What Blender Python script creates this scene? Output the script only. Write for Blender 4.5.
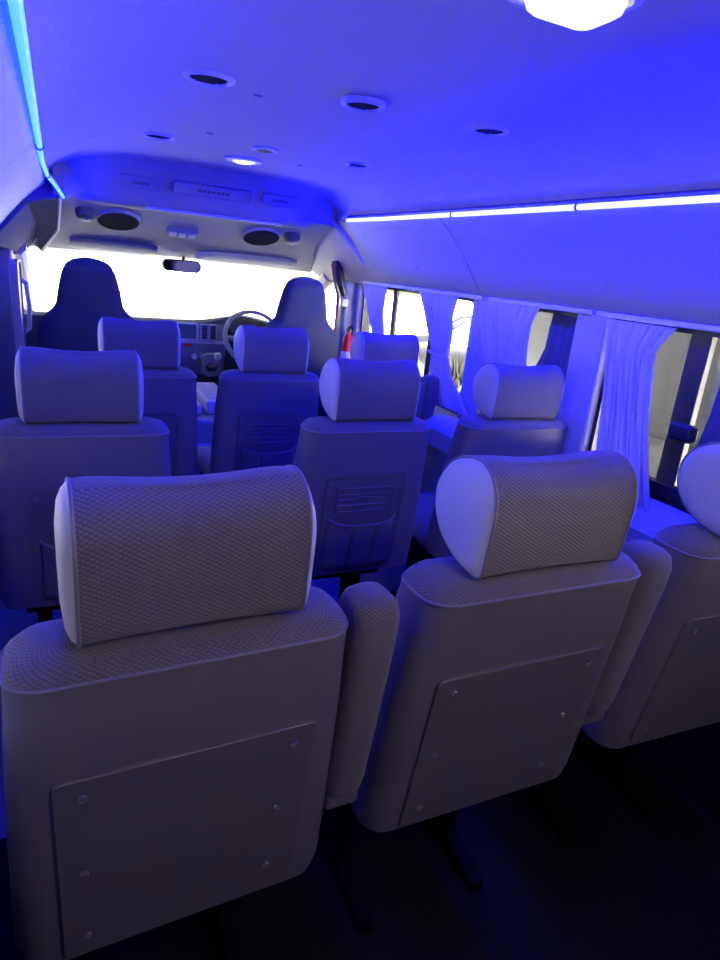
import bpy, bmesh, math, random
from mathutils import Vector, Matrix
random.seed(5)
S = bpy.context.scene
for o in list(bpy.data.objects): bpy.data.objects.remove(o)
C = S.collection
PI = math.pi
# ------------------------------------------------------------------ camera
cam = bpy.data.objects.new('camera', bpy.data.cameras.new('camera')); C.objects.link(cam)
YAW, PITCH, ROLL = 0.45674, -0.31846, 0.09765
fw = Vector((math.sin(YAW)*math.cos(PITCH), math.cos(YAW)*math.cos(PITCH), math.sin(PITCH)))
rt = Vector((math.cos(YAW), -math.sin(YAW), 0)); up = rt.cross(fw)
r2 = rt*math.cos(ROLL)+up*math.sin(ROLL); u2 = -rt*math.sin(ROLL)+up*math.cos(ROLL)
cam.matrix_world = Matrix(((r2.x, u2.x, -fw.x, -0.6248), (r2.y, u2.y, -fw.y, 0), (r2.z, u2.z, -fw.z, 1.30), (0, 0, 0, 1)))
cam.data.sensor_fit = 'HORIZONTAL'; cam.data.sensor_width = 36; cam.data.lens = 631.65*36/720
cam.data.clip_start = 0.02; cam.data.clip_end = 500
S.camera = cam
# ------------------------------------------------------------------ world, sun, exposure
W = bpy.data.worlds.new('sky'); S.world = W; W.use_nodes = True
bg = W.node_tree.nodes['Background']; bg.inputs[0].default_value = (0.93, 0.97, 1.0, 1); bg.inputs[1].default_value = 1.25
sun = bpy.data.objects.new('sun', bpy.data.lights.new('sun', 'SUN')); C.objects.link(sun)
sun.data.energy = 300; sun.data.angle = 0.01; sun.data.color = (1.0, 0.96, 0.86)
sun.rotation_euler = Vector((0.0, -0.30, 1.0)).to_track_quat('Z', 'Y').to_euler()
S.view_settings.view_transform = 'Standard'; S.view_settings.look = 'None'
S.view_settings.gamma = 1; S.view_settings.exposure = 0; S.view_settings.use_curve_mapping = False
LED = 380.0
# ------------------------------------------------------------------ materials
def mat(name, col, rough=.6, metal=0, spec=.5, var=0, vscale=8, bump=0, bscale=200, trans=0, sheen=0):
    m = bpy.data.materials.new(name); m.use_nodes = True; nt = m.node_tree; p = nt.nodes['Principled BSDF']
    p.inputs['Base Color'].default_value = (*col, 1); p.inputs['Roughness'].default_value = rough
    p.inputs['Metallic'].default_value = metal; p.inputs['Specular IOR Level'].default_value = spec
    if sheen: p.inputs['Sheen Weight'].default_value = sheen
    tc = nt.nodes.new('ShaderNodeTexCoord')
    if var:
        n = nt.nodes.new('ShaderNodeTexNoise'); n.inputs['Scale'].default_value = vscale; n.inputs['Detail'].default_value = 5
        nt.links.new(tc.outputs['Object'], n.inputs['Vector'])
        r = nt.nodes.new('ShaderNodeMapRange'); r.inputs['To Min'].default_value = 1-var; r.inputs['To Max'].default_value = 1+var
        nt.links.new(n.outputs['Fac'], r.inputs['Value'])
        mx = nt.nodes.new('ShaderNodeVectorMath'); mx.operation = 'SCALE'; mx.inputs[0].default_value = col
        nt.links.new(r.outputs[0], mx.inputs['Scale']); nt.links.new(mx.outputs[0], p.inputs['Base Color'])
    if bump:
        n = nt.nodes.new('ShaderNodeTexNoise'); n.inputs['Scale'].default_value = bscale; n.inputs['Detail'].default_value = 4
        nt.links.new(tc.outputs['Object'], n.inputs['Vector'])
        b = nt.nodes.new('ShaderNodeBump'); b.inputs['Strength'].default_value = bump; b.inputs['Distance'].default_value = .002
        nt.links.new(n.outputs['Fac'], b.inputs['Height']); nt.links.new(b.outputs[0], p.inputs['Normal'])
    if trans:
        t = nt.nodes.new('ShaderNodeBsdfTranslucent'); t.inputs[0].default_value = (*col, 1)
        mix = nt.nodes.new('ShaderNodeMixShader'); mix.inputs[0].default_value = trans
        out = nt.nodes['Material Output']
        nt.links.new(p.outputs[0], mix.inputs[1]); nt.links.new(t.outputs[0], mix.inputs[2]); nt.links.new(mix.outputs[0], out.inputs[0])
    return m
def emit(name, col, s):
    m = bpy.data.materials.new(name); m.use_nodes = True; nt = m.node_tree
    p = nt.nodes['Principled BSDF']; p.inputs['Base Color'].default_value = (.6, .6, .6, 1)
    p.inputs['Emission Color'].default_value = (*col, 1); p.inputs['Emission Strength'].default_value = s
    return m
def mesh_fabric(name, c1, c2, bw=.0088, rh=.0056):
    m = mat(name, c1, .75, sheen=.15); nt = m.node_tree; p = nt.nodes['Principled BSDF']
    uv = nt.nodes.new('ShaderNodeUVMap'); uv.uv_map = 'UVMap'
    def mth(op, a, b=None):
        n = nt.nodes.new('ShaderNodeMath'); n.operation = op
        for k, v in enumerate((a, b)):
            if v is None: continue
            if isinstance(v, (int, float)): n.inputs[k].default_value = v
            else: nt.links.new(v, n.inputs[k])
        return n.outputs[0]
    sp = nt.nodes.new('ShaderNodeSeparateXYZ'); nt.links.new(uv.outputs[0], sp.inputs[0])
    A = mth('MULTIPLY', sp.outputs[0], PI/bw); B = mth('MULTIPLY', sp.outputs[1], PI/rh)
    f = mth('MULTIPLY', mth('COSINE', mth('ADD', A, B)), mth('COSINE', mth('SUBTRACT', A, B)))
    f = mth('POWER', mth('ABSOLUTE', f), .55)
    mx = nt.nodes.new('ShaderNodeMix'); mx.data_type = 'RGBA'
    nt.links.new(f, mx.inputs[0]); mx.inputs[6].default_value = (*c2, 1); mx.inputs[7].default_value = (*c1, 1)
    nt.links.new(mx.outputs[2], p.inputs['Base Color'])
    class inv: outputs = [f]
    bp = nt.nodes.new('ShaderNodeBump'); bp.inputs['Strength'].default_value = 1; bp.inputs['Distance'].default_value = .0009
    nt.links.new(inv.outputs[0], bp.inputs['Height']); nt.links.new(bp.outputs[0], p.inputs['Normal'])
    return m
def glass(name, tint=(1, 1, 1), gl=.06):
    m = bpy.data.materials.new(name); m.use_nodes = True; nt = m.node_tree; nt.nodes.remove(nt.nodes['Principled BSDF'])
    t = nt.nodes.new('ShaderNodeBsdfTransparent'); t.inputs[0].default_value = (*tint, 1)
    g = nt.nodes.new('ShaderNodeBsdfGlossy'); g.inputs['Roughness'].default_value = .02
    mix = nt.nodes.new('ShaderNodeMixShader'); mix.inputs[0].default_value = gl
    nt.links.new(t.outputs[0], mix.inputs[1]); nt.links.new(g.outputs[0], mix.inputs[2]); nt.links.new(mix.outputs[0], nt.nodes['Material Output'].inputs[0])
    return m
M = {}
M['fabric'] = mesh_fabric('grey mesh seat fabric', (.17, .147, .144), (.075, .064, .066))
M['vinyl'] = mat('grey seat vinyl', (.15, .135, .14), .5, var=.06, bump=.25, bscale=350)
M['vinyl_pale'] = mat('pale grey seat vinyl', (.46, .445, .45), .5, var=.05, bump=.2, bscale=350)
M['piping'] = mat('seat piping', (.17, .16, .17), .4)
M['board'] = mat('seat back board', (.125, .115, .115), .5, var=.06, bump=.15, bscale=500)
M['screw'] = mat('grey screw caps', (.18, .17, .17), .5)
M['blackp'] = mat('black plastic', (.012, .012, .014), .45, bump=.1)
M['blackcloth'] = mat('black speaker cloth', (.02, .02, .024), 1, spec=0)
M['mattblack'] = mat('matt black', (.004, .004, .005), .95, spec=.05)
M['ringlight'] = mat('pale vent plastic', (.68, .67, .66), .5)
M['blackp2'] = mat('dull black grille', (.03, .03, .034), .95, spec=.1)
M['darkp'] = mat('dark grey plastic', (.05, .055, .065), .5, bump=.15)
M['greyp'] = mat('grey plastic', (.22, .23, .25), .5)
M['silver'] = mat('silver plastic', (.55, .56, .55), .35, .3)
M['metal'] = mat('brushed steel', (.5, .5, .52), .35, 1)
M['ceil'] = mat('fleecy roof lining', (.48, .47, .455), .85, spec=.2, var=.05, vscale=3, bump=.5, bscale=60)
M['trim'] = mat('light interior trim', (.42, .415, .415), .55, bump=.15, bscale=300)
M['beige'] = mat('pale beige trim', (.66, .64, .56), .55)
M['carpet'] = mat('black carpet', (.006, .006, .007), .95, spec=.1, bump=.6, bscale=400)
M['vfloor'] = mat('grey vinyl floor', (.13, .13, .14), .6, var=.1)
M['shade'] = mat('shade-darkened side trim', (.05, .055, .12), .8, spec=.1)  # left cab trim: its shade is put into the colour
M['conso'] = mat('grey roof console lining', (.30, .30, .33), .7, bump=.2)
M['curtain'] = mat('white curtain cloth', (.62, .61, .64), .85, spec=.15, trans=.22, bump=.3, bscale=300)
M['drape'] = mat('dark grey drape cloth', (.09, .095, .10), .9, spec=.1, bump=.3)
M['frontseat'] = mat('dark front seat cloth', (.045, .05, .06), .85, spec=.2, bump=.3)
M['led'] = emit('blue lamp strip', (.0024, .0028, 1.0), LED)
M['ledcyan'] = emit('cyan blue lamp strip', (.0004, .0038, 1.0), LED*.38)
M['ledcase'] = mat('clear strip clips', (.1, .12, .16), .4)
M['lampglow'] = emit('lit lamp lens', (1.0, .97, .78), 1.15)
M['fillwarm'] = emit('warm fill lamp lens', (1.0, .84, .80), 155)  # lens of the added rear fill lamp
M['lampglow2'] = emit('small lit lamp lens', (.95, .97, 1.0), 1.6)
M['lens'] = mat('frosted lens', (.7, .7, .66), .2)
M['red'] = mat('red enamel', (.55, .02, .02), .35)
M['redcloth'] = mat('red webbing', (.35, .03, .03), .7)
M['label'] = mat('white label', (.75, .75, .78), .5)
M['ink'] = mat('faint grey ink', (.10, .10, .13), .6)
M['glass'] = glass('window glass')
M['tint'] = glass('tinted glass', (.5, .5, .5), .08)
M['sideglass'] = glass('side glass', (.8, .8, .82), .07)
M['mirror'] = mat('mirror', (.7, .75, .75), .05, 1)
M['screen'] = mat('dull screen', (.10, .14, .15), .15)
M['road'] = mat('pale concrete road', (.78, .77, .74), .9, var=.04, vscale=.5)
M['lot'] = mat('grey concrete yard', (.30, .30, .29), .9, var=.18, vscale=2.5)
M['greyroad'] = mat('pale grey road', (.05, .05, .048), .9, var=.06, vscale=.5)
M['asphalt'] = mat('dark asphalt', (.010, .010, .010), .9, var=.2, vscale=2)
M['paleleaf'] = mat('washed-out pale leaves', (.60, .62, .40), .9, var=.2)  # leaves paled in colour to look washed out by daylight
M['wallc'] = mat('grey cement wall', (.17, .175, .18), .9, var=.25, vscale=1.6, bump=.5, bscale=15)
M['grass'] = mat('grass', (.005, .0095, .002), .9, var=.4, vscale=6)
M['leaf'] = mat('yellow green leaves', (.007, .0085, .0025), .8, var=.3)
M['carpaint'] = mat('grey car paint', (.003, .0034, .0038), .4, 0)
M['tyre'] = mat('tyre', (.02, .02, .02), .8)
# ------------------------------------------------------------------ mesh helpers
class MB:
    def __init__(s): s.v = []; s.f = []; s.uv = []
    def add(s, vs, fs, uvs=None):
        b = len(s.v); s.v += [tuple(v) for v in vs]
        for i, f in enumerate(fs):
            s.f.append([b+k for k in f]); s.uv.append(uvs[i] if uvs else None)
        return s
    def swap(s):
        s.uv = [[(b, a) for a, b in u] if u else None for u in s.uv]; return s
    def box(s, x0, x1, y0, y1, z0, z1, T=None):
        vs = [(x, y, z) for x in (x0, x1) for y in (y0, y1) for z in (z0, z1)]
        if T: vs = [T(v) for v in vs]
        return s.add(vs, [(0, 1, 3, 2), (4, 6, 7, 5), (0, 4, 5, 1), (2, 3, 7, 6), (0, 2, 6, 4), (1, 5, 7, 3)])
    def loft(s, secs, closed=True, cap=True):
        n = len(secs[0]); vs = [p for q in secs for p in q]; fs = []; uvs = []
        m = n if closed else n-1
        vv = [0]; k0 = n//2
        for a, b in zip(secs, secs[1:]): vv.append(vv[-1]+(Vector(b[k0])-Vector(a[k0])).length)
        uu = [0]; mid = secs[len(secs)//2]
        for k in range(m): uu.append(uu[-1]+(Vector(mid[(k+1) % n])-Vector(mid[k])).length)
        for i in range(len(secs)-1):
            for k in range(m):
                k1 = (k+1) % n
                fs.append((i*n+k, i*n+k1, (i+1)*n+k1, (i+1)*n+k))
                uvs.append([(uu[k], vv[i]), (uu[k+1], vv[i]), (uu[k+1], vv[i+1]), (uu[k], vv[i+1])])
        if cap and closed:
            fs.append(tuple(range(n))[::-1]); uvs.append(None)
            fs.append(tuple(range((len(secs)-1)*n, len(secs)*n))); uvs.append(None)
        return s.add(vs, fs, uvs)
    def tube(s, path, r, n=8, closed=False):
        P = [Vector(p) for p in path]; N = len(P); secs = []
        ref = None
        for i, p in enumerate(P):
            if closed: t = (P[(i+1) % N]-P[i-1]).normalized()
            else: t = (P[min(i+1, N-1)]-P[max(i-1, 0)]).normalized()
            if ref is None: ref = t.orthogonal().normalized()
            ref = (ref-t*ref.dot(t)).normalized(); b = t.cross(ref)
            rr = r[i] if isinstance(r, (list, tuple)) else r
            secs.append([tuple(p+rr*(math.cos(a)*ref+math.sin(a)*b)) for a in [2*PI*k/n for k in range(n)]])
        if closed: secs.append(secs[0]); return s.loft(secs, True, False)
        return s.loft(secs)
    def lathe(s, prof, n=32, T=None):
        secs = []
        for r, z in prof:
            q = [(r*math.cos(2*PI*k/n), r*math.sin(2*PI*k/n), z) for k in range(n)]
            secs.append([T(p) for p in q] if T else q)
        return s.loft(secs)
    def prism(s, poly, ax, a, b, T=None):
        def mk(p, c):
            q = [(c, p[0], p[1]), (p[0], c, p[1]), (p[0], p[1], c)][ax]
            return T(q) if T else q
        return s.loft([[mk(p, a) for p in poly], [mk(p, b) for p in poly]])
    def ring(s, outer, inner, ax, a, b, T=None):
        def mk(p, c):
            q = [(c, p[0], p[1]), (p[0], c, p[1]), (p[0], p[1], c)][ax]
            return T(q) if T else q
        L = [[mk(p, a) for p in outer], [mk(p, b) for p in outer], [mk(p, b) for p in inner], [mk(p, a) for p in inner]]
        return s.loft(L+[L[0]], True, False)
def obj(name, mb, m, parent=None, smooth=True, bev=0, seg=2, ang=35):
    me = bpy.data.meshes.new(name); me.from_pydata(mb.v, [], mb.f)
    uvl = me.uv_layers.new(name='UVMap')
    for p, u in zip(me.polygons, mb.uv):
        if u and len(u) == len(p.loop_indices):
            for li, c in zip(p.loop_indices, u): uvl.data[li].uv = c
        else:
            nrm = p.normal; a = max(range(3), key=lambda k: abs(nrm[k]))
            for li in p.loop_indices:
                co = me.vertices[me.loops[li].vertex_index].co
                uvl.data[li].uv = [(co.y, co.z), (co.x, co.z), (co.x, co.y)][a]
    bm = bmesh.new(); bm.from_mesh(me)
    bmesh.ops.recalc_face_normals(bm, faces=bm.faces[:]); bm.to_mesh(me); bm.free()
    me.materials.append(M[m] if isinstance(m, str) else m)
    o = bpy.data.objects.new(name, me); C.objects.link(o); o.parent = parent
    if bev:
        b = o.modifiers.new('b', 'BEVEL'); b.width = bev; b.segments = seg; b.limit_method = 'ANGLE'; b.angle_limit = math.radians(30)
    if smooth: me.shade_smooth() if not bev and ang >= 180 else me.set_sharp_from_angle(angle=math.radians(ang)) if hasattr(me, 'set_sharp_from_angle') else None
    if smooth:
        for p in me.polygons: p.use_smooth = True
    return o
def tag(o, label, cat, group=None):
    o['label'] = label; o['category'] = cat
    if group: o['group'] = group
    return o
def thing(name, label, cat, loc=(0, 0, 0), rz=0, group=None):
    o = bpy.data.objects.new(name, None); C.objects.link(o); o.location = loc; o.rotation_euler = (0, 0, rz); o.empty_display_size = .05
    return tag(o, label, cat, group)
def struct(name, mb, m, parent=None, **k):
    o = obj(name, mb, m, parent, **k)
    if not parent: o['kind'] = 'structure'
    return o
def copy_tree(o, parent=None):
    c = o.copy(); C.objects.link(c)
    if parent: c.parent = parent
    for ch in list(o.children): copy_tree(ch, c)
    return c
def dup(root, loc, label, rz=0, drop=()):
    c = root.copy(); C.objects.link(c); c.location = loc; c.rotation_euler = (0, 0, rz); c['label'] = label
    for ch in list(root.children):
        if ch.name.split('.')[0] not in drop: copy_tree(ch, c)
    return c
def rrect(w, h, r, n=6, cx=0, cy=0):
    out = []
    for sx, sy, a0 in ((1, 1, 0), (-1, 1, 90), (-1, -1, 180), (1, -1, 270)):
        for k in range(n+1):
            a = math.radians(a0+90*k/n); out.append((cx+sx*(w/2-r)+r*math.cos(a), cy+sy*(h/2-r)+r*math.sin(a)))
    return out
def catmull(P, n=6, closed=True):
    out = []; N = len(P)
    rng = range(N) if closed else range(N-1)
    for i in rng:
        g = lambda k: Vector(P[k % N]) if closed else Vector(P[min(max(k, 0), N-1)])
        a, b, c, d = g(i-1), g(i), g(i+1), g(i+2)
        for k in range(n):
            t = k/n; out.append(tuple(.5*((2*b)+(-a+c)*t+(2*a-5*b+4*c-d)*t*t+(-a+3*b-3*c+d)*t**3)))
    if not closed: out.append(tuple(P[-1]))
    return out
def lerp(a, b, t): return a+(b-a)*t
def interp(tab, x):
    for (x0, a), (x1, b) in zip(tab, tab[1:]):
        if x <= x1: return lerp(a, b, max(0, (x-x0)/(x1-x0)))
    return tab[-1][1]
# ------------------------------------------------------------------ structure: floor, ceiling, side walls
struct('floor', MB().box(-1.0, 1.0, 1.30, 4.4, -.06, 0), 'vfloor', smooth=False)
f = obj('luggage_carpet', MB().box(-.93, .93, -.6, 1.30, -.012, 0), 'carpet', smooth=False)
tag(f, 'black carpet over the floor behind and under the rear seat row', 'carpet')
struct('floor_rear', MB().box(-1.0, 1.0, -.66, 1.30, -.07, -.0125), 'vfloor', smooth=False)
half = [(0, 1.652), (.22, 1.65), (.40, 1.643), (.52, 1.628), (.60, 1.60), (.64, 1.565), (.655, 1.525)]
inner = [(-x, z) for x, z in half[::-1]]+half[1:]
outer = [(1.04, 1.50), (1.0, 1.64), (.80, 1.72), (0, 1.76), (-.80, 1.72), (-1.0, 1.64), (-1.04, 1.50)]
def shell(inn, out_, y0, y1):
    poly = inn+out_; return MB().prism(poly, 1, y0, y1)
struct('ceiling', shell(inner, outer, -.66, 3.15), 'ceil', ang=40)
# cab roof lining that drops from the console to the windscreen header
cabin_roof = MB()
cabin_roof.loft([[(-.62, 3.12, 1.50), (0, 3.12, 1.50), (.62, 3.12, 1.50), (.62, 3.12, 1.72), (-.62, 3.12, 1.72)],
                 [(-.64, 3.40, 1.395), (0, 3.40, 1.40), (.64, 3.40, 1.395), (.64, 3.40, 1.66), (-.64, 3.40, 1.66)],
                 [(-.72, 3.64, 1.285), (0, 3.64, 1.30), (.72, 3.64, 1.285), (.72, 3.64, 1.55), (-.72, 3.64, 1.55)],
                 [(-.74, 3.70, 1.265), (0, 3.70, 1.28), (.74, 3.70, 1.265), (.74, 3.72, 1.42), (-.74, 3.72, 1.42)]])
struct('ceiling_front', cabin_roof, 'conso', ang=30)
ups = [(.655, 1.520), (.69, 1.490), (.74, 1.445), (.80, 1.375), (.86, 1.300), (.895, 1.256), (.915, 1.246)]
for sgn, side in ((1, 'right'), (-1, 'left')):
    segs = [(-.66, 2.17), (2.176, 3.42)] if sgn > 0 else [(-.66, 1.9), (1.906, 3.30)]
    for y0, y1 in segs:
        poly = [(sgn*x, z) for x, z in ups]+[(sgn*1.02, 1.246), (sgn*1.04, 1.52)]
        struct('wall_%s_upper' % side, MB().prism(poly, 1, y0, y1), 'trim', ang=50)
    struct('wall_'+side, MB().box(sgn*.93, sgn*1.0, -.66, 3.42, -.06, .745), 'trim', smooth=False)
WIN = {'right': [(2.24, 3.36), (1.64, 2.10), (.10, 1.50)], 'left': [(1.95, 3.10), (.15, 1.70)]}
nwin = 0
for side, sgn in (('right', 1), ('left', -1)):
    edges = [3.42]+[e for a, b in WIN[side] for e in (b, a)]+[-.66]
    for i in range(0, len(edges), 2):
        y1, y0 = edges[i], edges[i+1]
        struct('wall_%s_pillar' % side, MB().box(sgn*.905, sgn*1.0, y0, y1, .74, 1.26), 'trim', bev=.012, seg=3)
    for y0, y1 in WIN[side]:
        nwin += 1
        cy, cz, w, h = (y0+y1)/2, (.745+1.246)/2, y1-y0, 1.246-.745
        fr = struct('window_%d' % nwin, MB().ring(rrect(w, h, .004, 8, cy, cz), rrect(w-.03, h-.05, .05, 8, cy, cz), 0, sgn*.935, sgn*.985), 'blackp')
        obj('pane', MB().box(sgn*.962, sgn*.966, y0+.012, y1-.012, .765, 1.226), 'sideglass', fr, smooth=False)
        if (side, y0) == ('right', 2.24):
            for yb in (3.0, 2.60): obj('window_bar', MB().box(.945, .962, yb-.02, yb+.02, .765, 1.226), 'blackp', fr, bev=.003)
        if (side, y0) == ('right', .10):
            obj('window_bar', MB().box(.935, .960, 1.16, 1.225, .765, 1.226), 'blackp', fr, bev=.004)
            obj('window_latch', MB().box(.905, .940, 1.125, 1.205, .935, .985), 'blackp', fr, bev=.012, seg=4)
            obj('window_sill_frame', MB().box(.93, .958, .12, 1.48, .76, .80), 'blackp', fr, bev=.004)
# ledge below the side windows
for side, sgn in (('right', 1), ('left', -1)):
    poly = [(sgn*.93, .745), (sgn*.905, .735), (sgn*.84, .70), (sgn*.825, .68), (sgn*.835, .60), (sgn*.93, .58)]
    struct('trim_ledge_'+side, MB().prism(poly, 1, -.60, 3.36 if sgn > 0 else 2.0), 'trim', ang=30)
for side, sgn in (('right', 1), ('left', -1)):
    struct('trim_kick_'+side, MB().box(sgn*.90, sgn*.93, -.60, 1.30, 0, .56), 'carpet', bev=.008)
# rear wall with tailgate window
rw = MB(); 
rw.box(-1, 1, -.66, -.60, -.06, .80); rw.box(-1, 1, -.66, -.60, 1.40, 1.76); rw.box(-1, -.62, -.66, -.60, .80, 1.40); rw.box(.62, 1, -.66, -.60, .80, 1.40)
struct('wall_rear', rw, 'trim', smooth=False)
struct('window_6', MB().ring(rrect(1.24, .6, .01, 4, 0, 1.10), rrect(1.20, .56, .06, 6, 0, 1.10), 1, -.65, -.61), 'blackp')
obj('pane', MB().box(-.61, .61, -.635, -.631, .81, 1.39), 'tint', bpy.data.objects['window_6'], smooth=False)
# ------------------------------------------------------------------ cab shell
for sgn, side in ((1, 'right'), (-1, 'left')):
    X0 = .84 if sgn > 0 else .815
    # side of the cab: lower door panel, front (A) pillar, door header
    struct('door_%d' % (1 if sgn > 0 else 2), MB().box(sgn*X0, sgn*(X0+.10), 3.42, 4.45, -.06, .93), 'beige', bev=.02, seg=3)
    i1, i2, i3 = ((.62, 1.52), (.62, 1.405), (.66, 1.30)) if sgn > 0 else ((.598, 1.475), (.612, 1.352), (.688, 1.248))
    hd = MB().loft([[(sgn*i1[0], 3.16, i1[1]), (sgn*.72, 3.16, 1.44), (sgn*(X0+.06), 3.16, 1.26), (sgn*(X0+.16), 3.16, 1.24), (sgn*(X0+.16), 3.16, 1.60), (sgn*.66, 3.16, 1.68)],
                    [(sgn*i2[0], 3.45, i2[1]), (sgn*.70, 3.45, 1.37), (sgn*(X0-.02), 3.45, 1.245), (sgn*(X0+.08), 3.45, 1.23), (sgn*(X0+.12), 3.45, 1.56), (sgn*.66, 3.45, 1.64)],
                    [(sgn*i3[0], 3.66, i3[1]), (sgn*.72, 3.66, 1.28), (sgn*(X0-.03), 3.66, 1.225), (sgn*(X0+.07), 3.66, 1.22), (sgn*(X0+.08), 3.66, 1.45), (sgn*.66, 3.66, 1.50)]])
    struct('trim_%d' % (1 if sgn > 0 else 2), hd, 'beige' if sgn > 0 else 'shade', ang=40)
    ap = MB().tube([(sgn*(X0-.02), 3.60, 1.26), (sgn*(X0-.03), 3.85, 1.13), (sgn*(X0-.03), 4.18, .90)], [.045, .04, .04], 10)
    struct('trim_%d' % (3 if sgn > 0 else 4), ap, 'beige')
    bp_ = MB().box(sgn*(X0-.01), sgn*(X0+.14), 3.40, 3.52, -.06, 1.27)
    struct('trim_%d' % (5 if sgn > 0 else 6), bp_, 'greyp', bev=.02, seg=3)
    dw = struct('window_%d' % (7 if sgn > 0 else 8), MB().box(sgn*(X0+.04), sgn*(X0+.044), 3.50, 4.20, .91, 1.25), 'glass', smooth=False)
ws = struct('window_9', MB().loft([[(-.80, 3.70, 1.285), (.80, 3.70, 1.285), (.80, 3.705, 1.29), (-.80, 3.705, 1.29)],
                                   [(-.84, 4.30, .86), (.84, 4.30, .86), (.84, 4.305, .865), (-.84, 4.305, .865)]]), 'glass', smooth=False)
struct('wall_front', MB().box(-.92, .92, 4.30, 4.40, -.06, .86), 'darkp', smooth=False)
# ------------------------------------------------------------------ curtain rails, buttons, strips
for y0, y1, lab in ((2.16, 3.42, 'slim pale curtain rail above the front three-part side window'), (1.56, 2.12, 'short slim curtain rail above the middle side window'), (.05, 1.54, 'slim curtain rail above the window with the latch')):
    tag(obj('curtain_rail', MB().prism(rrect(.014, .016, .005, 3, .899, 1.243), 1, y0, y1), 'beige'), lab, 'curtain rail')
for (x, z, y, lab) in ((.832, 1.334, 1.47, 'round plastic button on the blue wall panel above the latch window'), (.832, 1.334, 2.60, 'round plastic button in the panel above the second curtain from front'), (.832, 1.334, 3.05, 'round plastic button in the panel above the frontmost curtain')):
    T = lambda p, x=x, y=y, z=z: (x-p[2]*.77+p[0]*.64, y+p[1], z-p[2]*.64-p[0]*.77)
    tag(obj('trim_button', MB().lathe([(.009, -.004), (.009, .003), (.006, .006), (.001, .007)], 16, T), 'trim'), lab, 'trim button', 'buttons on the right upper panel')
def strip(name, pts, lab, clips, lm='led'):
    t = thing(name, lab, 'light strip', pts[len(pts)//2])
    inv = Vector(t.location)
    rel = lambda P: [tuple(Vector(p)-inv) for p in P]
    obj('light_tube', MB().tube(rel(pts), .008 if lm == 'led' else .0068, 10), lm, t)
    P = [Vector(p) for p in pts]; s = -1 if pts[0][0] > 0 else 1
    obj('base_channel', MB().tube(rel([p+Vector((-s*.003, 0, .012)) for p in P]), .009, 6), 'ledcase', t)
    for y in clips:
        k = min(range(len(P)-1), key=lambda i: abs((P[i].y+P[i+1].y)/2-y)); a = P[k].lerp(P[k+1], (y-P[k].y)/(P[k+1].y-P[k].y)) - inv
        d = (P[k+1]-P[k]).normalized()
        obj('clip', MB().tube([tuple(a-d*.003), tuple(a+d*.003)], .0105, 10), 'ledcase', t)
    return t
strip('light_strip', [(.648, .50, 1.514), (.648, .9, 1.514), (.648, 1.6, 1.515), (.646, 2.6, 1.518), (.64, 2.98, 1.521)], 'long glowing white-blue light strip running along the right ceiling edge', (1.437, 2.061))
strip('light_strip', [(-.648, .50, 1.514), (-.648, .9, 1.514), (-.648, 1.6, 1.515), (-.648, 2.3, 1.520), (-.638, 2.75, 1.520), (-.605, 3.04, 1.50), (-.585, 3.12, 1.475)], 'glowing cyan-blue light strip running up the left ceiling edge', (1.92, 2.75), 'ledcyan')
# ------------------------------------------------------------------ ceiling vents and lamps
def make_vent(x, y, r, lab):
    t = thing('ceiling_vent', lab, 'air vent', (x, y, 1.649), 0, 'round air vents in the ceiling')
    obj('ring', MB().lathe([(r*.72, .0), (r*.74, -.006), (r*.86, -.010), (r, -.005), (r*1.02, .002)], 40), 'ringlight', t)
    obj('cup', MB().lathe([(r*.72, -.004), (r*.70, .0), (.002, -.001)], 32), 'blackcloth', t)
    sl = MB()
    for k in range(-3, 4):
        h = math.sqrt(max(0, (r*.68)**2-(k*r*.19)**2)); sl.box(-h, h, k*r*.19-.002, k*r*.19+.002, -.006, -.002)
    obj('grille', sl, 'blackp2', t, smooth=False)
    return t
make_vent(-.322, 1.50, .054, 'largest pale-ringed round vent at left of the ceiling, nearest the viewer')
make_vent(.003, 1.445, .050, 'round ceiling vent midway between left and right, behind the others of its row')
make_vent(.328, 1.425, .048, 'dim blue round ceiling vent furthest right')
make_vent(-.313, 2.32, .052, 'thin-looking round ceiling vent near the console at left')
make_vent(.335, 2.21, .046, 'faint blue round ceiling vent near the console at right')
t = thing('ceiling_speaker_grille', 'small white slotted round grille on the ceiling beside the lit lamp', 'grille', (.017, 2.255, 1.649))
obj('ring', MB().lathe([(.002, -.004), (.034, -.006), (.044, -.003), (.045, .002)], 32), 'ringlight', t)
sl = MB()
for j in range(-2, 3):
    for i in range(-3, 4):
        if i*i+j*j*2 < 10: sl.box(i*.009-.003, i*.009+.003, j*.011-.0035, j*.011+.0035, -.0075, -.0045)
obj('slots', sl, 'blackp', t, smooth=False)
t = thing('ceiling_lamp', 'small oval white lamp lit on the ceiling near the console', 'ceiling lamp', (.026, 2.56, 1.650))
obj('bezel', MB().lathe([(.040, -.006), (.052, -.010), (.068, -.006), (.070, .002)], 32, lambda p: (p[0], p[1], p[2])), 'ringlight', t)
obj('lens', MB().lathe([(.001, -.014), (.025, -.013), (.040, -.008), (.041, .0)], 32), 'lampglow2', t)
t = thing('dome_lamp', 'large rectangular lit dome lamp at the top of the ceiling', 'ceiling lamp', (-.040, .745, 1.650))
obj('bezel', MB().ring(rrect(.17, .11, .03), rrect(.15, .092, .02), 2, -.010, .003), 'silver', t)
obj('lamp_switch', MB().box(-.074, -.056, -.012, .012, -.020, -.004), 'silver', t, bev=.003)
secs = []
for s_, z_ in ((1, 0), (1, -.012), (.94, -.022), (.8, -.027), (.4, -.029)):
    secs.append([(x*s_+.012, y*s_, z_) for x, y in rrect(.115, .08, .02)])
obj('lens', MB().loft(secs), 'lampglow', t)
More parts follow.
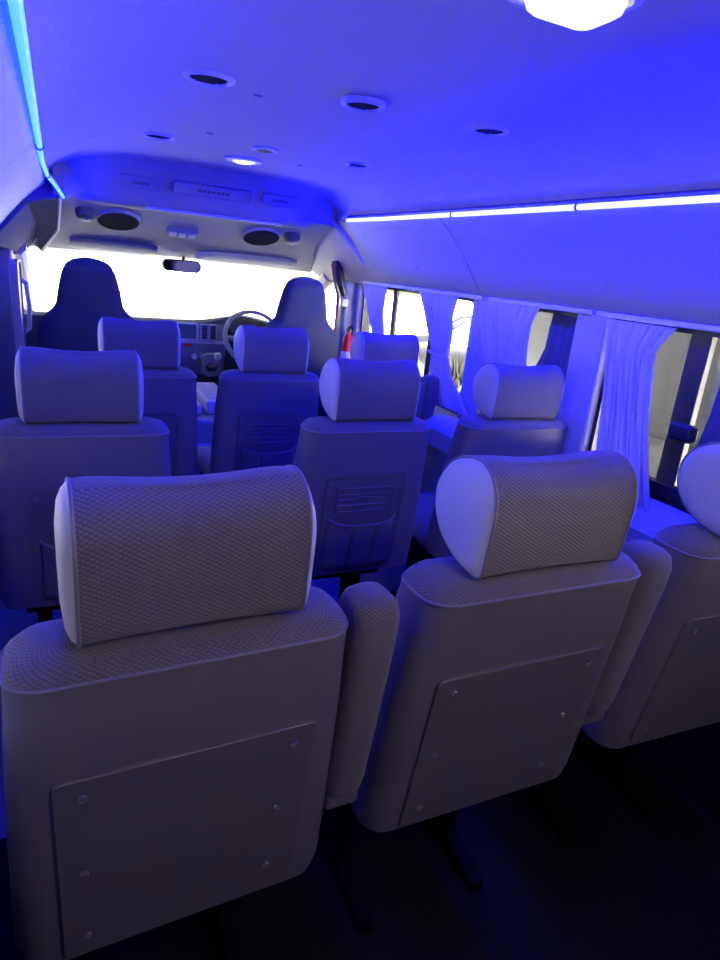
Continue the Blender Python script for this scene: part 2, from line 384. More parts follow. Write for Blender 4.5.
obj('lens_base', MB().box(-.086, -.056, -.042, .042, -.010, .002), 'lens', t, bev=.003)
for x, y, lab in ((-.197, 1.574, 'tiny dark plug in the ceiling beside the largest vent'), (-.186, 2.143, 'tiny dark plug in the ceiling midway to the console'), (-.392, 2.215, 'tiny dark plug in the ceiling at far left'), (.213, 2.464, 'tiny dark plug in the ceiling right of the small lit lamp')):
    tag(obj('ceiling_plug', MB().lathe([(.001, -.003), (.006, -.003), (.008, .002)], 12, lambda p, x=x, y=y: (p[0]*1.5+x, p[1]*.7+y, p[2]+1.6495)), 'greyp'), lab, 'plug', 'small plugs in the ceiling')
rl = dup(t, (0, -.22, 1.650), 'added fill lamp, shaped like the dome lamp, unseen behind the viewer')  # unseen lamp added to light the backs of the rear row
for ch in rl.children:
    if ch.name.startswith('lens.'):
        ch.data = ch.data.copy(); ch.data.materials[0] = M['fillwarm']
# ------------------------------------------------------------------ roof console over the cab
t = thing('roof_console', 'wide rounded roof console with three inset grilles above the cab', 'console', (0, 3.1, 1.5))
prof = [(-.17, .156), (-.10, .125), (-.04, .065), (.0, .005), (.02, -.022), (.06, -.030), (.30, -.045), (.32, .16)]
secs = []
for i in range(-20, 21):
    u = i/20; x = .615*u; e = max(0, (abs(u)-.62)/.38); e = 1-math.sqrt(max(0, 1-e**2.6))
    secs.append([(x, p[0]+e*(.26 if p[0] < .25 else 0)*(1-max(0, p[0])/.3), p[1]+e*.03) for p in prof])
obj('housing', MB().loft(secs), 'conso', t, ang=60)
def on_face(cx, s, w, h, dy=0):   # plate lying on the sloped rear face; s along the slope 0..1
    a = Vector((0, 0, .005)); b = Vector((0, -.10, .125)); d = (b-a).normalized(); n = Vector((0, -d.z, d.y)); 
    if n.y > 0: n = -n
    c = a.lerp(b, s)+Vector((cx, 0, 0))
    return lambda p: tuple(c+Vector((p[0], 0, 0))+d*p[1]+n*p[2])
for cx, w, s in ((-.285, .165, .50), (.02, .345, .52), (.325, .17, .54)):
    T = on_face(cx, s, w, .05)
    g = obj('inset_panel', MB().ring(rrect(w, .062, .012), rrect(w-.014, .048, .008), 2, -.004, .008, T), 'conso', t)
    tx = MB(); n = 7; ww = w*.42
    for k in range(n): tx.prism(rrect(ww/n*.72, .012, .002, 2, -ww/2+(k+.5)*ww/n, 0), 2, .002, .0055, T)
    obj('inset_marks', tx, 'ink', g)
    obj('inset_back', MB().prism(rrect(w-.012, .05, .008), 2, -.004, .003, T), 'conso', g)
obj('lower_edge_glint', MB().prism(rrect(.016, .014, .005, 3, .018, -.026), 0, -.26, .36), 'beige', t)  # pale bar stands in for daylight caught on the lower edge
def slope(x, y, off=0):   # frame on the cab lining slope
    a = math.atan(.42); d = Vector((0, math.cos(a), -math.sin(a))); n = Vector((0, -math.sin(a), -math.cos(a)))
    c = Vector((x, y, 1.50-(y-3.12)*.40))
    return lambda p: tuple(c+Vector((p[0], 0, 0))+d*p[1]+n*(p[2]+off))
for x, lab in ((-.355, 'oval dark speaker above the passenger side of the cab'), (.320, 'oval dark speaker above the driver side of the cab')):
    T = slope(x, 3.32, .0); q = thing('roof_speaker', lab, 'speaker', (0, 0, 0), 0, 'oval speakers over the cab')
    obj('speaker_rim', MB().lathe([(.090, .012), (.095, .010), (.098, .0), (.098, -.02)], 32, T), 'conso', q)
    obj('speaker_grille', MB().lathe([(.001, .020), (.06, .018), (.090, .012), (.092, .0)], 32, T), 'blackcloth', q)
for x, lab in ((-.495, 'small dark round tweeter left of the left oval speaker'), (.468, 'small dark round tweeter right of the right oval speaker')):
    T = slope(x, 3.28, .0); q = thing('tweeter', lab, 'speaker', (0, 0, 0), 0, 'round tweeters over the cab')
    obj('tweeter_ring', MB().lathe([(.024, .034), (.038, .030), (.042, .012), (.046, -.02)], 24, T), 'darkp', q)
    obj('tweeter_dome', MB().lathe([(.001, .040), (.014, .038), (.024, .030), (.024, .01)], 24, T), 'greyp', q)
T = slope(-.06, 3.38)
q = thing('map_lamp', 'small clear map lamp between the two oval speakers', 'lamp')
obj('lamp_bezel', MB().prism(rrect(.15, .06, .012), 2, -.01, .012, T), 'greyp', q)
for cx in (-.045, 0, .045): obj('lamp_lens', MB().prism(rrect(.034, .044, .008, 4, cx, 0), 2, .010, .017, T), 'lens', q)
for x0, x1, lab in ((-.56, -.15, 'folded sun visor on the passenger side of the windscreen header'), (.05, .60, 'folded sun visor on the driver side of the windscreen header')):
    secs = []
    for k in range(13):
        u = k/12; x = lerp(x0, x1, u); r_ = .045*(1-abs(2*u-1)**8*.4)
        secs.append([(x, 3.60+r_*math.cos(a)*1.3, 1.300+.012*math.sin(a)-.42*r_*math.cos(a)*1.3) for a in [2*PI*j/14 for j in range(14)]])
    tag(obj('sun_visor', MB().loft(secs), 'greyp' if x0 < 0 else 'trim'), lab, 'sun visor')
q = thing('rear_view_mirror', 'rear-view mirror hanging at the middle of the windscreen', 'mirror', (0, 3.68, 1.235))
obj('mirror_housing', MB().prism(rrect(.20, .062, .028, 6), 1, -.008, .022, lambda p: (p[0]-.015, p[1]-.03, p[2]-.0)), 'darkp', q, bev=.004)
obj('mirror_glass', MB().prism(rrect(.186, .05, .024, 6), 1, -.011, -.008, lambda p: (p[0]-.015, p[1]-.03, p[2])), 'mirror', q)
obj('mirror_stem', MB().tube([(-.0, 0, .0), (0, .012, .03), (0, .015, .06)], .009, 8), 'darkp', q)
# ------------------------------------------------------------------ passenger seats
def headrest(parent, y0, z0):
    P = [(.006, .000), (.000, .045), (-.004, .09), (-.001, .126), (.014, .153), (.042, .169), (.078, .164), (.114, .142), (.134, .104), (.133, .064), (.112, .028), (.074, .005), (.035, -.004)]
    P = catmull(P, 5); W2 = .121
    def at(x, sc=1, cy=.055, cz=.085):
        sad = 1-(x/W2)**2
        out = []
        for y, z in P:
            yy = cy+(y-cy)*sc; zz = cz+(z-cz)*sc
            zz -= (.012*max(0, sad)+.007*abs(x/W2)**7)*max(0, zz/.17)**2
            yy += .006*max(0, sad)*(1 if y < .03 else 0)
            out.append((x, y0+yy, z0+zz))
        return out
    xs = [-W2+2*W2*k/16 for k in range(17)]
    h = obj('headrest', MB().loft([at(x) for x in xs], True, False).swap(), 'fabric', parent, ang=80)
    for s_ in (-1, 1):
        secs = [at(s_*W2, 1), at(s_*(W2+.003), .985), at(s_*(W2+.009), .93), at(s_*(W2+.014), .80), at(s_*(W2+.017), .5), at(s_*(W2+.017), .1)]
        if s_ < 0: secs = secs[::-1]
        obj('headrest_side', MB().loft(secs), 'vinyl_pale', h, ang=80)
        obj('headrest_piping', MB().tube(at(s_*(W2+.002), 1.005), .0022, 6, True), 'piping', h, ang=180)
    for sx in (-.06, .06):
        obj('headrest_post', MB().tube([(sx, y0+.055, z0-.03), (sx, y0+.055, z0+.02)], .006, 8), 'metal', h)
    return h
def make_seat(kind, hw=.197, arm=True):
    """origin on the floor under the top rear edge of the backrest"""
    t = thing('passenger_seat', 'x', 'seat', (0, 0, 0), 0, 'passenger seats')
    TL = .145                                     # lean
    ZT = .868
    def yb(z): return (ZT-z)*TL
    def sec(z, w, t0, r, dy=0, dz=None):
        return [(x, yb(z)+dy+y+t0/2, z+(dz(x, y) if dz else 0)) for x, y in rrect(2*w, t0, r, 6)]
    zs = [(.390, hw+.014, .10), (.42, hw+.020, .118), (.60, hw+.014, .122), (.75, hw+.008, .122), (.83, hw+.002, .120), (ZT, hw, .116)]
    obj('backrest', MB().loft([sec(z, w, tt, .04) for z, w, tt in zs]), 'vinyl', t, ang=60)
    top = [(ZT, hw, .116, 0), (ZT+.010, hw-.003, .110, .004), (ZT+.020, hw-.012, .094, .014), (ZT+.026, hw-.03, .07, .026), (ZT+.029, hw-.06, .04, .042)]
    obj('backrest_top', MB().loft([sec(z, w, tt, min(.04, tt*.4), dy) for z, w, tt, dy in top]), 'fabric', t, ang=80)
    # front face of the backrest and seat cushion
    fr = [[(x, yb(z)+.095+y, z) for x, y in rrect(2*(hw-.012), .07, .034, 5)] for z in (.44, .55, .7, .84)]
    obj('backrest_front', MB().loft(fr), 'fabric', t, ang=60)
    pp = [(x, yb(ZT)+y+.058, ZT) for x, y in rrect(2*hw+.001, .1165, .041, 8)]
    obj('backrest_piping', MB().tube(pp, .0024, 6, True), 'piping', t, ang=180)
    headrest(t, .004, ZT+.035)
    cu = []
    for k, (y, s_, dz) in enumerate(((.17, .94, -.005), (.19, 1, 0), (.36, 1, .005), (.54, 1, .0), (.58, .95, -.015), (.60, .8, -.04))):
        cu.append([(x*s_, y, .412+z*s_+dz) for x, z in rrect(2*hw+.02, .09, .04, 5)])
    obj('seat_cushion', MB().loft(cu), 'fabric', t, ang=60)
    b = MB().box(-.17, .17, .20, .56, .30, .372)
    obj('seat_frame', b, 'mattblack', t, bev=.01)
    for sx in (-.13, .13):
        obj('leg', MB().loft([[(sx+x, .34+y, z) for x, y in rrect(.035, w, .01, 3)] for z, w in ((.0, .36), (.02, .36), (.05, .12), (.31, .10))]), 'mattblack', t, ang=30)
    L = math.sqrt(1+TL*TL)
    def F(p):                                     # rear-face frame: p = (x, up along the face from z=.43, outwards)
        z = .43+p[1]/L; return (p[0], yb(z)-p[2]+p[2]*0, z-p[2]*TL)
    if kind == 'board':
        outl = []
        for x, z in rrect(.318, .335, .012, 5, 0, .138):
            outl.append((x, z+(.010*(1-(x/.15)**2) if z > .2 else 0)*-1))
        bd = obj('back_board', MB().prism(outl, 2, -.02, .005, F), 'board', t, ang=30, bev=.0015)
        for sx, sz in ((-.128, .275), (.128, .275), (-.130, .140), (.118, .155), (-.130, .012), (.112, .030)):
            T = lambda p, sx=sx, sz=sz: F((p[0]+sx, p[1]+sz, p[2]))
            obj('screw_cap', MB().lathe([(.0060, .003), (.0060, .007), (.0045, .0085), (.0025, .0085), (.0018, .007), (.0005, .007)], 14, T), 'screw', bd)
    else:
        bd = obj('back_board', MB().prism(rrect(.262, .33, .02, 5, 0, .145), 2, -.01, .004, F), 'board', t, bev=.0015)
        obj('board_rim', MB().ring(rrect(.262, .33, .02, 5, 0, .145), rrect(.246, .314, .016, 5, 0, .145), 2, .0, .007, F), 'board', bd)
        sx_ = MB().ring(rrect(.19, .085, .01, 4, 0, .225), rrect(.176, .071, .008, 4, 0, .225), 2, .0, .009, F)
        for k, hh in ((0, .245), (1, .228), (2, .208)):
            pts = [F((x, hh+(.006 if abs(x) < .035 and k == 1 else 0), .005)) for x in [-.086+.172*i/24 for i in range(25)]]
            sx_.tube(pts, .0028, 6)
        obj('ribbed_recess', sx_, 'board', bd)
        secs = []
        for j in range(9):
            v = j/8; row = []
            for i in range(33):
                u = i/32; x = -.112+.224*u; top_ = .160-.012*(1-abs(2*u-1)**2)+.006*abs(2*u-1)**6
                z = lerp(-.012, top_, v); bulge = (.012+.012*v)*(1-abs(2*u-1)**6)
                for uc in (.34, .68): bulge -= .009*math.exp(-((u-uc)/.018)**2)*(1 if v < .96 else 0)
                row.append(F((x, z, .004+bulge)))
            secs.append(row)
        pk = MB().loft(secs, False, False)
        po = obj('seat_pocket', pk, 'vinyl', bd, ang=80); sm = po.modifiers.new('s', 'SOLIDIFY'); sm.thickness = .004; sm.offset = -1
        obj('pocket_hem', MB().tube([tuple(Vector(p)+Vector((0, -.001, 0))) for p in secs[-1]], .004, 6), 'vinyl', bd)
        for sx in (-.115, .115):
            T = lambda p, sx=sx: F((p[0]+sx, p[1]+.285, p[2]))
            obj('screw_cap', MB().lathe([(.006, .003), (.006, .007), (.004, .008), (.001, .008)], 12, T), 'screw', bd)
    # folded armrest, hinged at its lower end on the right side
    if arm:
        AX = hw+(.046 if kind == 'board' else .036)
        def asec(z, w, d, dy=0): return [(AX+x, yb(z)+.012+dy+y+d/2, z) for x, y in rrect(w, d, min(w, d)*.32, 5)]
        A = [(.525, .050, .07, .008), (.535, .060, .082, .002), (.56, .066, .088, 0), (.70, .070, .09, 0), (.82, .072, .09, 0), (.862, .070, .086, .002), (.882, .062, .072, .009), (.892, .040, .05, .020), (.895, .016, .02, .035)]
        ar = obj('armrest', MB().loft([asec(*a) for a in A]), 'fabric', t, ang=80)
        obj('armrest_hinge', MB().box(AX-.028, AX+.028, yb(.5)+.02, yb(.5)+.09, .498, .53), 'vinyl', ar, bev=.006)
        obj('armrest_bracket', MB().tube([(AX-.04, yb(.46)+.05, .40), (AX-.02, yb(.46)+.05, .47), (AX-.0, yb(.46)+.05, .505)], .010, 8), 'blackp', ar)
    return t
def lab(o, s): o['label'] = s; return o
boardA = make_seat('board'); boardA.location = (-.500, .612, 0); boardA.rotation_euler = (0, 0, math.radians(2))
lab(boardA, 'nearest large grey seat at left with mesh headrest and screwed back board')
sb = dup(boardA, (.030, .640, 0), 'big grey seat of the rear row, middle one, tilted headrest end facing the viewer', math.radians(0))
sb.scale = (1.06, 1.05, 1)
sc = dup(boardA, (.592, .655, 0), 'rear-row grey seat cut off by the right edge of the photo', math.radians(-2), drop=('armrest',))
sc.scale = (1.06, 1.05, 1)
pocket = make_seat('pocket'); pocket.location = (.610, 2.33, 0)
lab(pocket, 'blue-lit seat with raised armrest by the side window, furthest right of its row')
for ch in boardA.children:
    if ch.name.startswith('headrest'): ch.location.z = .006
for x, y, l, rz in ((-.585, 1.575, 'blue-lit seat with broad headrest at the left edge, just ahead of the nearest seat', -1),
                (.180, 1.565, 'blue-lit seat with pleated back pocket directly ahead of the middle rear seat', 0),
                (.712, 1.565, 'blue-lit seat beside the middle side window, its back board hidden', -2),
                (-.367, 2.36, 'blue-lit seat behind the front passenger seat, left of the aisle', 0),
                (.116, 2.33, 'blue-lit seat right of the aisle in line with the steering wheel', 0)):
    dup(pocket, (x, y, 0), l, math.radians(rz), drop=('armrest',))
# ------------------------------------------------------------------ front seats
def front_seat(x, y, l):
    t = thing('front_seat', l, 'seat', (x, y, 0), 0, 'dark front bucket seats')
    wt = [(.35, .215), (.5, .225), (.9, .215), (.96, .205), (.995, .185), (1.02, .155), (1.05, .135), (1.12, .122), (1.18, .108), (1.22, .088), (1.238, .060), (1.247, .02)]
    tt = [(.35, .10), (.9, .12), (1.0, .11), (1.1, .09), (1.2, .075), (1.247, .02)]
    for nm, z0, z1 in (('backrest', .35, 1.03), ('headrest', 1.028, 1.247)):
        secs = []
        N = 22
        for k in range(N+1):
            z = lerp(z0, z1, k/N); w = interp(wt, z); d = interp(tt, z)
            secs.append([(px, (1.247-z)*.16+py, z) for px, py in rrect(2*w, d, min(w, d/2)*.9, 5)])
        obj(nm, MB().loft(secs), 'frontseat', t, ang=80)
    cu = [[(px*s_, yy, .40+pz*s_) for px, pz in rrect(.46, .14, .05, 5)] for yy, s_ in ((.16, .95), (.20, 1), (.55, 1), (.62, .92), (.65, .7))]
    obj('seat_cushion', MB().loft(cu), 'frontseat', t, ang=60)
    obj('seat_base', MB().box(-.2, .2, .16, .60, 0, .33), 'darkp', t, bev=.02)
    return t
front_seat(-.50, 3.05, 'dark front passenger seat with tall built-in headrest, at left before the windscreen')
front_seat(.475, 3.05, 'dark driver seat with tall built-in headrest, behind the steering wheel')
# ------------------------------------------------------------------ dashboard and cab details
t = thing('dashboard', 'grey dashboard across the cab under the windscreen', 'dashboard', (0, 3.95, 0))
def dsec(x):
    hump = .055*math.exp(-((x-.38)/.17)**2)
    return [(x, .34, .90), (x, .08, .915+hump*.6), (x, -.03, .935+hump), (x, -.06, .915+hump), (x, -.05, .84), (x, -.0, .76), (x, .04, .55), (x, .10, .45), (x, .34, .45)]
obj('dash_body', MB().loft([dsec(-.81+1.62*k/30) for k in range(31)]), 'darkp', t, ang=45)
cf = MB().loft([[(x, -.075+abs(x-.10)*.05, .915), (x, -.070+abs(x-.10)*.05, .78), (x, .02, .60), (x, .05, .60), (x, .03, .915)] for x in [-.13+.42*k/8 for k in range(9)]])
obj('centre_fascia', cf, 'greyp', t, ang=40)
Y = -.078
ra = obj('radio_surround', MB().ring(rrect(.175, .10, .008, 3, .03, .868), rrect(.155, .082, .006, 3, .03, .868), 1, Y-.006, Y+.02), 'silver', t)
obj('radio_screen', MB().prism(rrect(.157, .084, .006, 3, .03, .868), 1, Y-.001, Y+.02), 'screen', ra)
obj('silver_bar', MB().box(-.13, .29, Y-.004, Y+.02, .800, .816), 'silver', t, bev=.003)
obj('hazard_button', MB().box(.04, .085, Y-.008, Y+.02, .780, .798), 'red', t, bev=.002)
for cx in (.155, .205):
    v = obj('vent_frame', MB().ring(rrect(.044, .095, .006, 3, cx, .868), rrect(.034, .083, .004, 3, cx, .868), 1, Y-.008, Y+.01), 'silver', t)
    s_ = MB()
    for k in range(6): s_.box(cx-.017, cx+.017, Y-.003, Y+.008, .832+k*.014, .836+k*.014)
    obj('vent_slats', s_, 'blackp', v, smooth=False)
for x in (-.55, -.62): pass
ins = obj('instrument_cluster', MB().prism(rrect(.26, .085, .03, 5, .40, .905), 1, -.068, -.03), 'blackp', t)
for cx in (.34, .46): obj('gauge', MB().lathe([(.001, .002), (.028, .002), (.031, .006), (.033, .0)], 24, lambda p, cx=cx: (cx+p[0], -.068-p[2], .905+p[1])), 'darkp', ins)
for cx, cz in ((.10, .72), (.15, .72), (.20, .72)): obj('heater_knob', MB().lathe([(.018, .0), (.017, .02), (.001, .021)], 18, lambda p, cx=cx, cz=cz: (cx+p[0], -.05-p[2], cz+p[1])), 'silver', t)
gl = obj('glovebox_lid', MB().prism(rrect(.40, .12, .02, 4, -.45, .80), 1, -.062, -.03), 'darkp', t)
# steering wheel
q = thing('steering_wheel', 'grey steering wheel seen left of the driver seat', 'steering wheel', (.415, 3.715, .862))
q.rotation_euler = (math.radians(58), 0, 0)
R_ = .172
obj('rim', MB().tube([(R_*math.cos(a), R_*math.sin(a), 0) for a in [2*PI*k/48 for k in range(48)]], .014, 10, True), 'greyp', q, ang=180)
for a in (0, PI, -PI/2): obj('spoke', MB().tube([(.04*math.cos(a), .04*math.sin(a), -.02), (R_*math.cos(a), R_*math.sin(a), 0)], [.02, .012], 8), 'greyp', q)
obj('hub', MB().lathe([(.001, .0), (.05, -.004), (.062, -.02), (.05, -.06)], 24), 'darkp', q)
obj('steering_column', MB().tube([(0, 0, -.05), (0, 0, -.13)], .035, 12), 'darkp', q)
q = thing('gear_lever', 'gear lever with round knob rising from the lower dash', 'gear lever', (.19, 3.80, .62))
obj('shift_gate', MB().prism(rrect(.10, .14, .03, 5, 0, .06), 1, .02, .07), 'greyp', q, bev=.006)
obj('boot', MB().loft([[(x*s_, -y_, .05+z*s_*.8) for x, z in rrect(.07, .07, .03, 4)] for y_, s_ in ((-.03, 1), (.0, .85), (.02, .5), (.04, .3))]), 'blackp', q)
obj('lever', MB().tube([(0, -.02, .06), (0, -.10, .10), (0, -.13, .125)], .008, 8), 'metal', q)
obj('knob', MB().lathe([(.001, -.022), (.018, -.016), (.022, 0), (.017, .016), (.001, .022)], 20, lambda p: (p[0], -.14+p[1], .14+p[2])), 'silver', q)
# engine cover / console between the front seats
q = thing('engine_cover', 'low engine cover with ribbed beige lid between the front seats', 'engine cover', (0, 3.12, 0))
obj('cover_body', MB().box(-.24, .22, .0, .68, 0, .52), 'greyp', q, bev=.03, seg=3)
obj('cover_step', MB().box(-.24, .22, -.02, .01, 0, .40), 'trim', q, bev=.015)
rb = MB().box(.04, .19, .10, .60, .52, .60)
obj('console_box', rb, 'beige', q, bev=.02, seg=3)
rr = MB()
for k in range(8): rr.box(.055, .175, .13+k*.055, .155+k*.055, .598, .606)
obj('console_ribs', rr, 'beige', q, bev=.002)
q = tag(obj('storage_tray', MB().box(-.20, .02, 3.22, 3.46, .521, .575), 'beige', bev=.012), 'open pale tray resting on the engine cover beside the passenger seat', 'tray')
q = thing('aisle_step_box', 'small white box standing at the end of the aisle', 'box', (-.115, 2.965, 0))
obj('box_body', MB().box(-.08, .09, 0, .12, 0, .36), 'label', q, bev=.012)
obj('box_lid', MB().box(-.085, .095, -.003, .125, .36, .38), 'label', q, bev=.006)
# ------------------------------------------------------------------ driver-side belt pillar and extinguisher
q = thing('seat_belt', 'dark belt guide with red webbing on the pillar beside the driver', 'seat belt', (.80, 3.40, 1.2))
obj('belt_guide', MB().tube([(-.045, -.03, .14), (-.02, -.035, .06), (.02, -.035, -.04)], [.024, .030, .018], 10), 'blackp', q)
obj('belt_webbing', MB().loft([[(x+a, y, z) for a, y in ((-.016, -.045), (-.004, -.05), (-.004, -.047), (-.016, -.042))] for x, z, in ((-.06, .12), (-.035, .02), (-.01, -.06), (-.02, -.30), (-.03, -.70))]) , 'redcloth', q)
obj('belt_buckle', MB().box(-.01, .035, -.07, -.035, -.10, -.05), 'metal', q, bev=.006)
q = thing('fire_extinguisher', 'red fire extinguisher on the pillar behind the driver seat', 'fire extinguisher', (.865, 3.36, .70))
obj('cylinder', MB().lathe([(.001, 0), (.034, .004), (.036, .02), (.036, .20), (.030, .235), (.014, .252), (.012, .27)], 24), 'red', q)
obj('label_band', MB().lathe([(.0365, .07), (.0372, .072), (.0372, .155), (.0365, .157)], 24), 'label', q)
obj('label_text', MB().prism(rrect(.03, .012, .002, 2, 0, .12), 1, -.039, -.036), 'red', q)
obj('valve', MB().box(-.012, .012, -.03, .012, .265, .285), 'blackp', q, bev=.003)
obj('carry_handle', MB().tube([(0, .01, .285), (0, -.03, .30), (0, -.05, .285)], .006, 6), 'blackp', q)
obj('mount_bracket', MB().box(-.01, .045, -.012, .040, .05, .065), 'blackp', q)
struct('trim_7', MB().tube([(-.596, 3.16, 1.474), (-.609, 3.45, 1.351), (-.685, 3.66, 1.247)], .006, 8), 'ringlight')
# left of the frame: sliding door screen and grab handle
q = thing('side_screen', 'tall blue-lit clear panel with pale rounded edge at the left edge', 'screen panel', (-.765, 3.0, 0))
def XL(p): return (-.01-p[2], p[0], p[1]-.0)
obj('panel_rim', MB().ring(rrect(.30, .90, .05, 6, .0, .765), rrect(.28, .88, .045, 6, .0, .765), 0, -.02, .005), 'piping', q)
obj('panel_sheet', MB().prism(rrect(.282, .882, .045, 6, .0, .765), 0, -.012, -.002), 'greyp', q)
q = thing('grab_handle', 'slim pale grab handle on the pillar left of the passenger seat', 'handle', (-.79, 3.42, 1.0))
obj('handle_bar', MB().tube([(.0, 0, -.13), (.035, -.01, -.10), (.042, -.01, 0), (.035, -.01, .10), (0, 0, .13)], .011, 8), 'silver', q)
for s_ in (-1, 1): obj('handle_mount', MB().box(-.03, .012, -.016, .016, s_*.13-.02, s_*.13+.02), 'greyp', q, bev=.005)
# ------------------------------------------------------------------ curtains
def curtain(edges, npl, l, x=.885, amp=.011, m='curtain', ph=0, g='white curtains at the side windows'):
    """edges: list of (z, y_front, y_rear)"""
    edges = sorted(edges, reverse=True); NV = 26; NU = npl*10
    zt, zb = edges[0][0], edges[-1][0]
    ta = [(-z, a) for z, a, b in edges]; tb = [(-z, b) for z, a, b in edges]
    secs = []
    w0 = abs(edges[0][1]-edges[0][2])
    for j in range(NV+1):
        z = lerp(zt, zb, j/NV); a = interp(ta, -z); b = interp(tb, -z); w = abs(a-b); row = []
        A = amp*min(1.6, w0/max(w, .03))*.8*min(1, .45+j/NV*2)
        for i in range(NU+1):
            u = i/NU
            k = 2*PI*npl*u+ph+.5*math.sin(u*9+ph)+.25*math.sin(j*.25+u*5)
            row.append((x+A*(math.sin(k)+.25*math.sin(2.3*k+j*.1))*.7, lerp(a, b, u)+.004*math.sin(k*.5+j*.3), z))
        secs.append(row)
    o = obj('curtain', MB().loft(secs, False, False), m, ang=180)
    s_ = o.modifiers.new('s', 'SOLIDIFY'); s_.thickness = .0015
    return tag(o, l, 'curtain', g)
curtain([(1.236, 3.28, 2.97), (1.10, 3.18, 2.99), (.97, 3.08, 2.96), (.85, 3.02, 2.94), (.76, 3.06, 2.92)], 6, 'frontmost white curtain, gathered thin, by the front side window')
cu2 = curtain([(1.236, 2.66, 2.33), (1.15, 2.60, 2.36), (1.05, 2.53, 2.34), (.985, 2.48, 2.35), (.90, 2.48, 2.30), (.82, 2.44, 2.19), (.765, 2.40, 2.14)], 7, 'white curtain tied at its waist before the large bright side window', ph=1, x=.893, amp=.009)
cu3 = curtain([(1.236, 2.16, 1.80), (1.18, 2.15, 1.83), (1.08, 2.10, 1.84), (.98, 2.05, 1.83), (.86, 2.02, 1.86), (.76, 2.02, 1.84)], 8, 'white curtain drawn to a slant over the middle window', ph=2)
cu4 = curtain([(1.232, 1.49, 1.235), (1.16, 1.47, 1.29), (1.0, 1.44, 1.26), (.85, 1.42, 1.22), (.72, 1.385, 1.18)], 9, 'widest white pleated curtain, hanging beside the latch window', ph=.5)
tb = obj('tie_band', MB().tube([(.885+.022*math.cos(a), 2.415+.075*math.sin(a), .985+.004*math.sin(a)) for a in [2*PI*k/24 for k in range(24)]], .006, 6, True), 'curtain', cu2)
curtain([(1.225, 1.79, 1.65), (1.10, 1.80, 1.65), (1.0, 1.85, 1.65), (.90, 1.76, 1.65), (.775, 1.70, 1.65)], 4, 'dark grey drape against the middle window beside the pillar', x=.942, amp=.007, m='drape', g='dark drapes by the side windows')
curtain([(1.222, 1.09, .60), (1.10, 1.11, .60), (.97, 1.125, .60), (.86, 1.14, .62), (.78, 1.15, .62)], 7, 'dark grey drape hanging behind the window latch at the right edge', x=.944, amp=.006, m='drape', g='dark drapes by the side windows', ph=1.3)
# ------------------------------------------------------------------ outside
G = -.75
struct('ground', MB().box(-60, 90, -60, 140, G-.2, G), 'asphalt', smooth=False)
struct('ground_concrete', MB().box(4.2, 90, 4.6, 140, G, G+.010), 'road', smooth=False)
struct('ground_bounce', MB().box(4.2, 40, -40, 1.8, G, G+.016), 'road', smooth=False)  # bright ground added out of view to bounce sun onto the ceiling
struct('ground_yard', MB().box(2.4, 6, 1.8, 4.6, G, G+.012), 'lot', smooth=False)
struct('ground_asphalt', MB().box(-60, 4.2, -40, 4.6, G, G+.006), 'asphalt', smooth=False)
struct('ground_road', MB().box(-60, 4.2, 4.6, 140, G, G+.012), 'greyroad', smooth=False)
wl = struct('wall_outside', MB().box(3.5, 3.7, 1.9, 5.6, G, 2.6), 'wallc', smooth=False)
struct('wall_plinth', MB().box(3.25, 3.4999, 1.9, 5.6, G, .30), 'lot', bev=.02)
struct('ground_verge', MB().box(14, 90, 62, 130, G, G+1.6), 'grass', smooth=False)
def hedge(x0, x1, y0, y1, h, l, n=900, s=.5, m='grass'):
    mb = MB()
    for k in range(n):
        c = Vector((random.uniform(x0, x1), random.uniform(y0, y1), G+h*random.random()**.8)); r = s*random.uniform(.5, 1.2)
        d = Vector((random.uniform(-1, 1), random.uniform(-1, 1), random.uniform(-.3, 1))).normalized(); e = d.orthogonal().normalized()
        f_ = d.cross(e)
        mb.add([c-e*r*.25, c+d*r*.5+f_*r*.1, c+e*r*.25, c+d*r], [(0, 1, 3), (1, 2, 3)])
    o = obj('hedge', mb, m, smooth=False); tag(o, l, 'hedge'); return o
hedge(.5, 7.5, 33, 35, 1.1, 'low pale sunlit hedge beyond the windscreen', 900, .6, 'paleleaf')
t = thing('shade_roof', 'flat unseen roof on posts, added to shade the ground around the van', 'shade_roof', (0, 0, G))  # unseen roof added to keep the sun off nearby ground
obj('roof_sheet', MB().box(-11, 3.75, -14, 3.3, 3.6, 3.75), 'wallc', t)
for px, py in ((-10.9, 3.2), (-10.9, -6)): obj('post', MB().tube([(px, py, 0), (px, py, 3.65)], .06, 10), 'darkp', t)
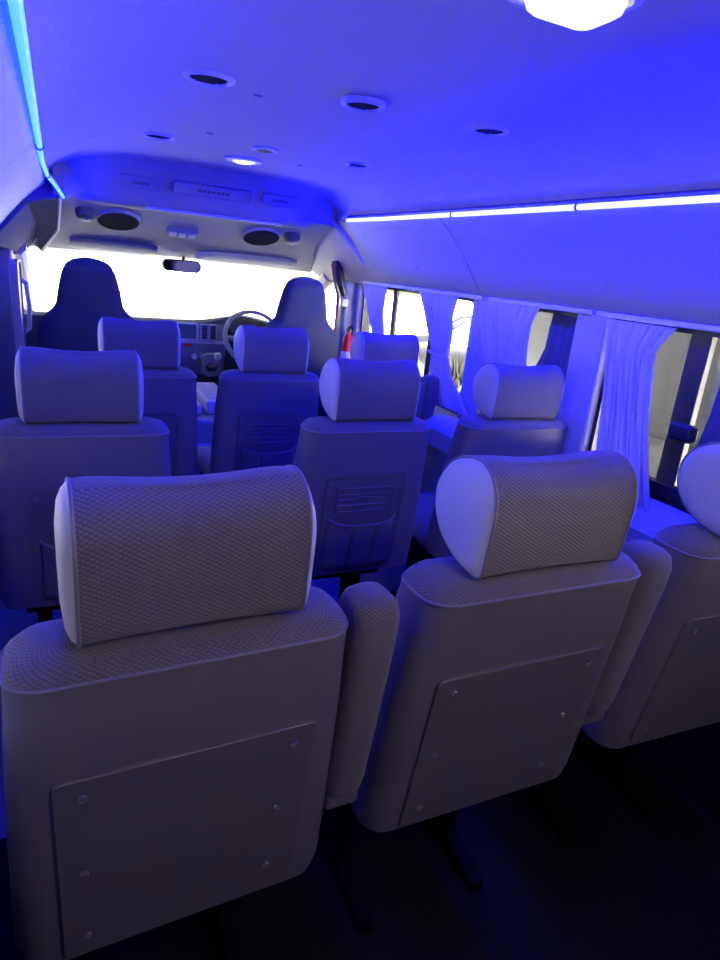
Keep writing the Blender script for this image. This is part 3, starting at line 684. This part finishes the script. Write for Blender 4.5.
# grass tuft by the window
q = thing('grass_tuft', 'yellow-green weeds growing outside the large side window', 'weeds', (5.3, 8.6, G))
mb = MB()
for k in range(420):
    c = Vector((random.gauss(0, .28), random.gauss(0, .28), 0)); d = Vector((random.gauss(0, .3), random.gauss(0, .3), 1)).normalized(); L_ = random.uniform(.35, 1.0)
    e = Vector((random.uniform(-1, 1), random.uniform(-1, 1), 0)).normalized()*.02
    mb.add([c-e, c+e, c+d*L_*.6+e*1.6, c+d*L_+Vector((random.uniform(-.1, .1), random.uniform(-.1, .1), 0)), c+d*L_*.6-e*1.6], [(0, 1, 2, 3, 4)])
obj('blades', mb, 'leaf', q, smooth=False)
# parked car
q = thing('parked_car', 'grey car parked outside, glimpsed through the large side window', 'car', (6.95, 10.6, G), math.radians(0))
q.rotation_euler = (0, 0, math.radians(148))     # +x of the car points to its bonnet
def bsec(x, zt, w, zb=.28): return [(x, y, z) for y, z in ((-w, zb), (-w-.02, .55), (-w+.02, zt-.08), (-w+.10, zt), (w-.10, zt), (w-.02, zt-.08), (w+.02, .55), (w, zb))]
obj('body', MB().loft([bsec(*a) for a in ((-2.1, .80, .70), (-1.9, .92, .80), (-1.0, .96, .84), (.6, .95, .84), (1.0, .92, .84), (1.8, .78, .80), (2.1, .62, .68))]), 'carpaint', q, ang=50)
def gsec(x, z0, z1, w0, w1): return [(x, -w0, z0), (x, -w1, z1), (x, w1, z1), (x, w0, z0)]
obj('cabin_glass', MB().loft([gsec(-1.5, .90, .93, .76, .74), gsec(-.9, .92, 1.36, .78, .62), gsec(-.2, .92, 1.40, .78, .62), gsec(.35, .92, 1.36, .78, .62), gsec(1.0, .90, .94, .76, .74)]), 'screen', q, ang=30)
obj('roof', MB().loft([gsec(-.95, 1.34, 1.38, .63, .58), gsec(-.2, 1.385, 1.43, .63, .58), gsec(.38, 1.34, 1.38, .63, .58)]), 'carpaint', q, ang=30)
for sy in (-1, 1):
    obj('windscreen_pillar', MB().tube([(.38, sy*.63, 1.36), (1.0, sy*.77, .93)], .03, 6), 'carpaint', q)
    obj('wing_mirror', MB().loft([[(x, sy*.95+y, 1.0+z) for y, z in rrect(.22*s_, .14*s_, .04*s_, 4)] for x, s_ in ((.62, .8), (.66, 1), (.74, .8), (.78, .4))]), 'darkp', q, ang=60)
    for sx in (-1.3, 1.3):
        w_ = obj('wheel', MB().lathe([(.001, -.1), (.2, -.1), (.30, -.09), (.31, 0), (.30, .09), (.2, .1), (.001, .1)], 24, lambda p, sx=sx, sy=sy: (sx+p[0], sy*.76+p[2], .31+p[1])), 'tyre', q)
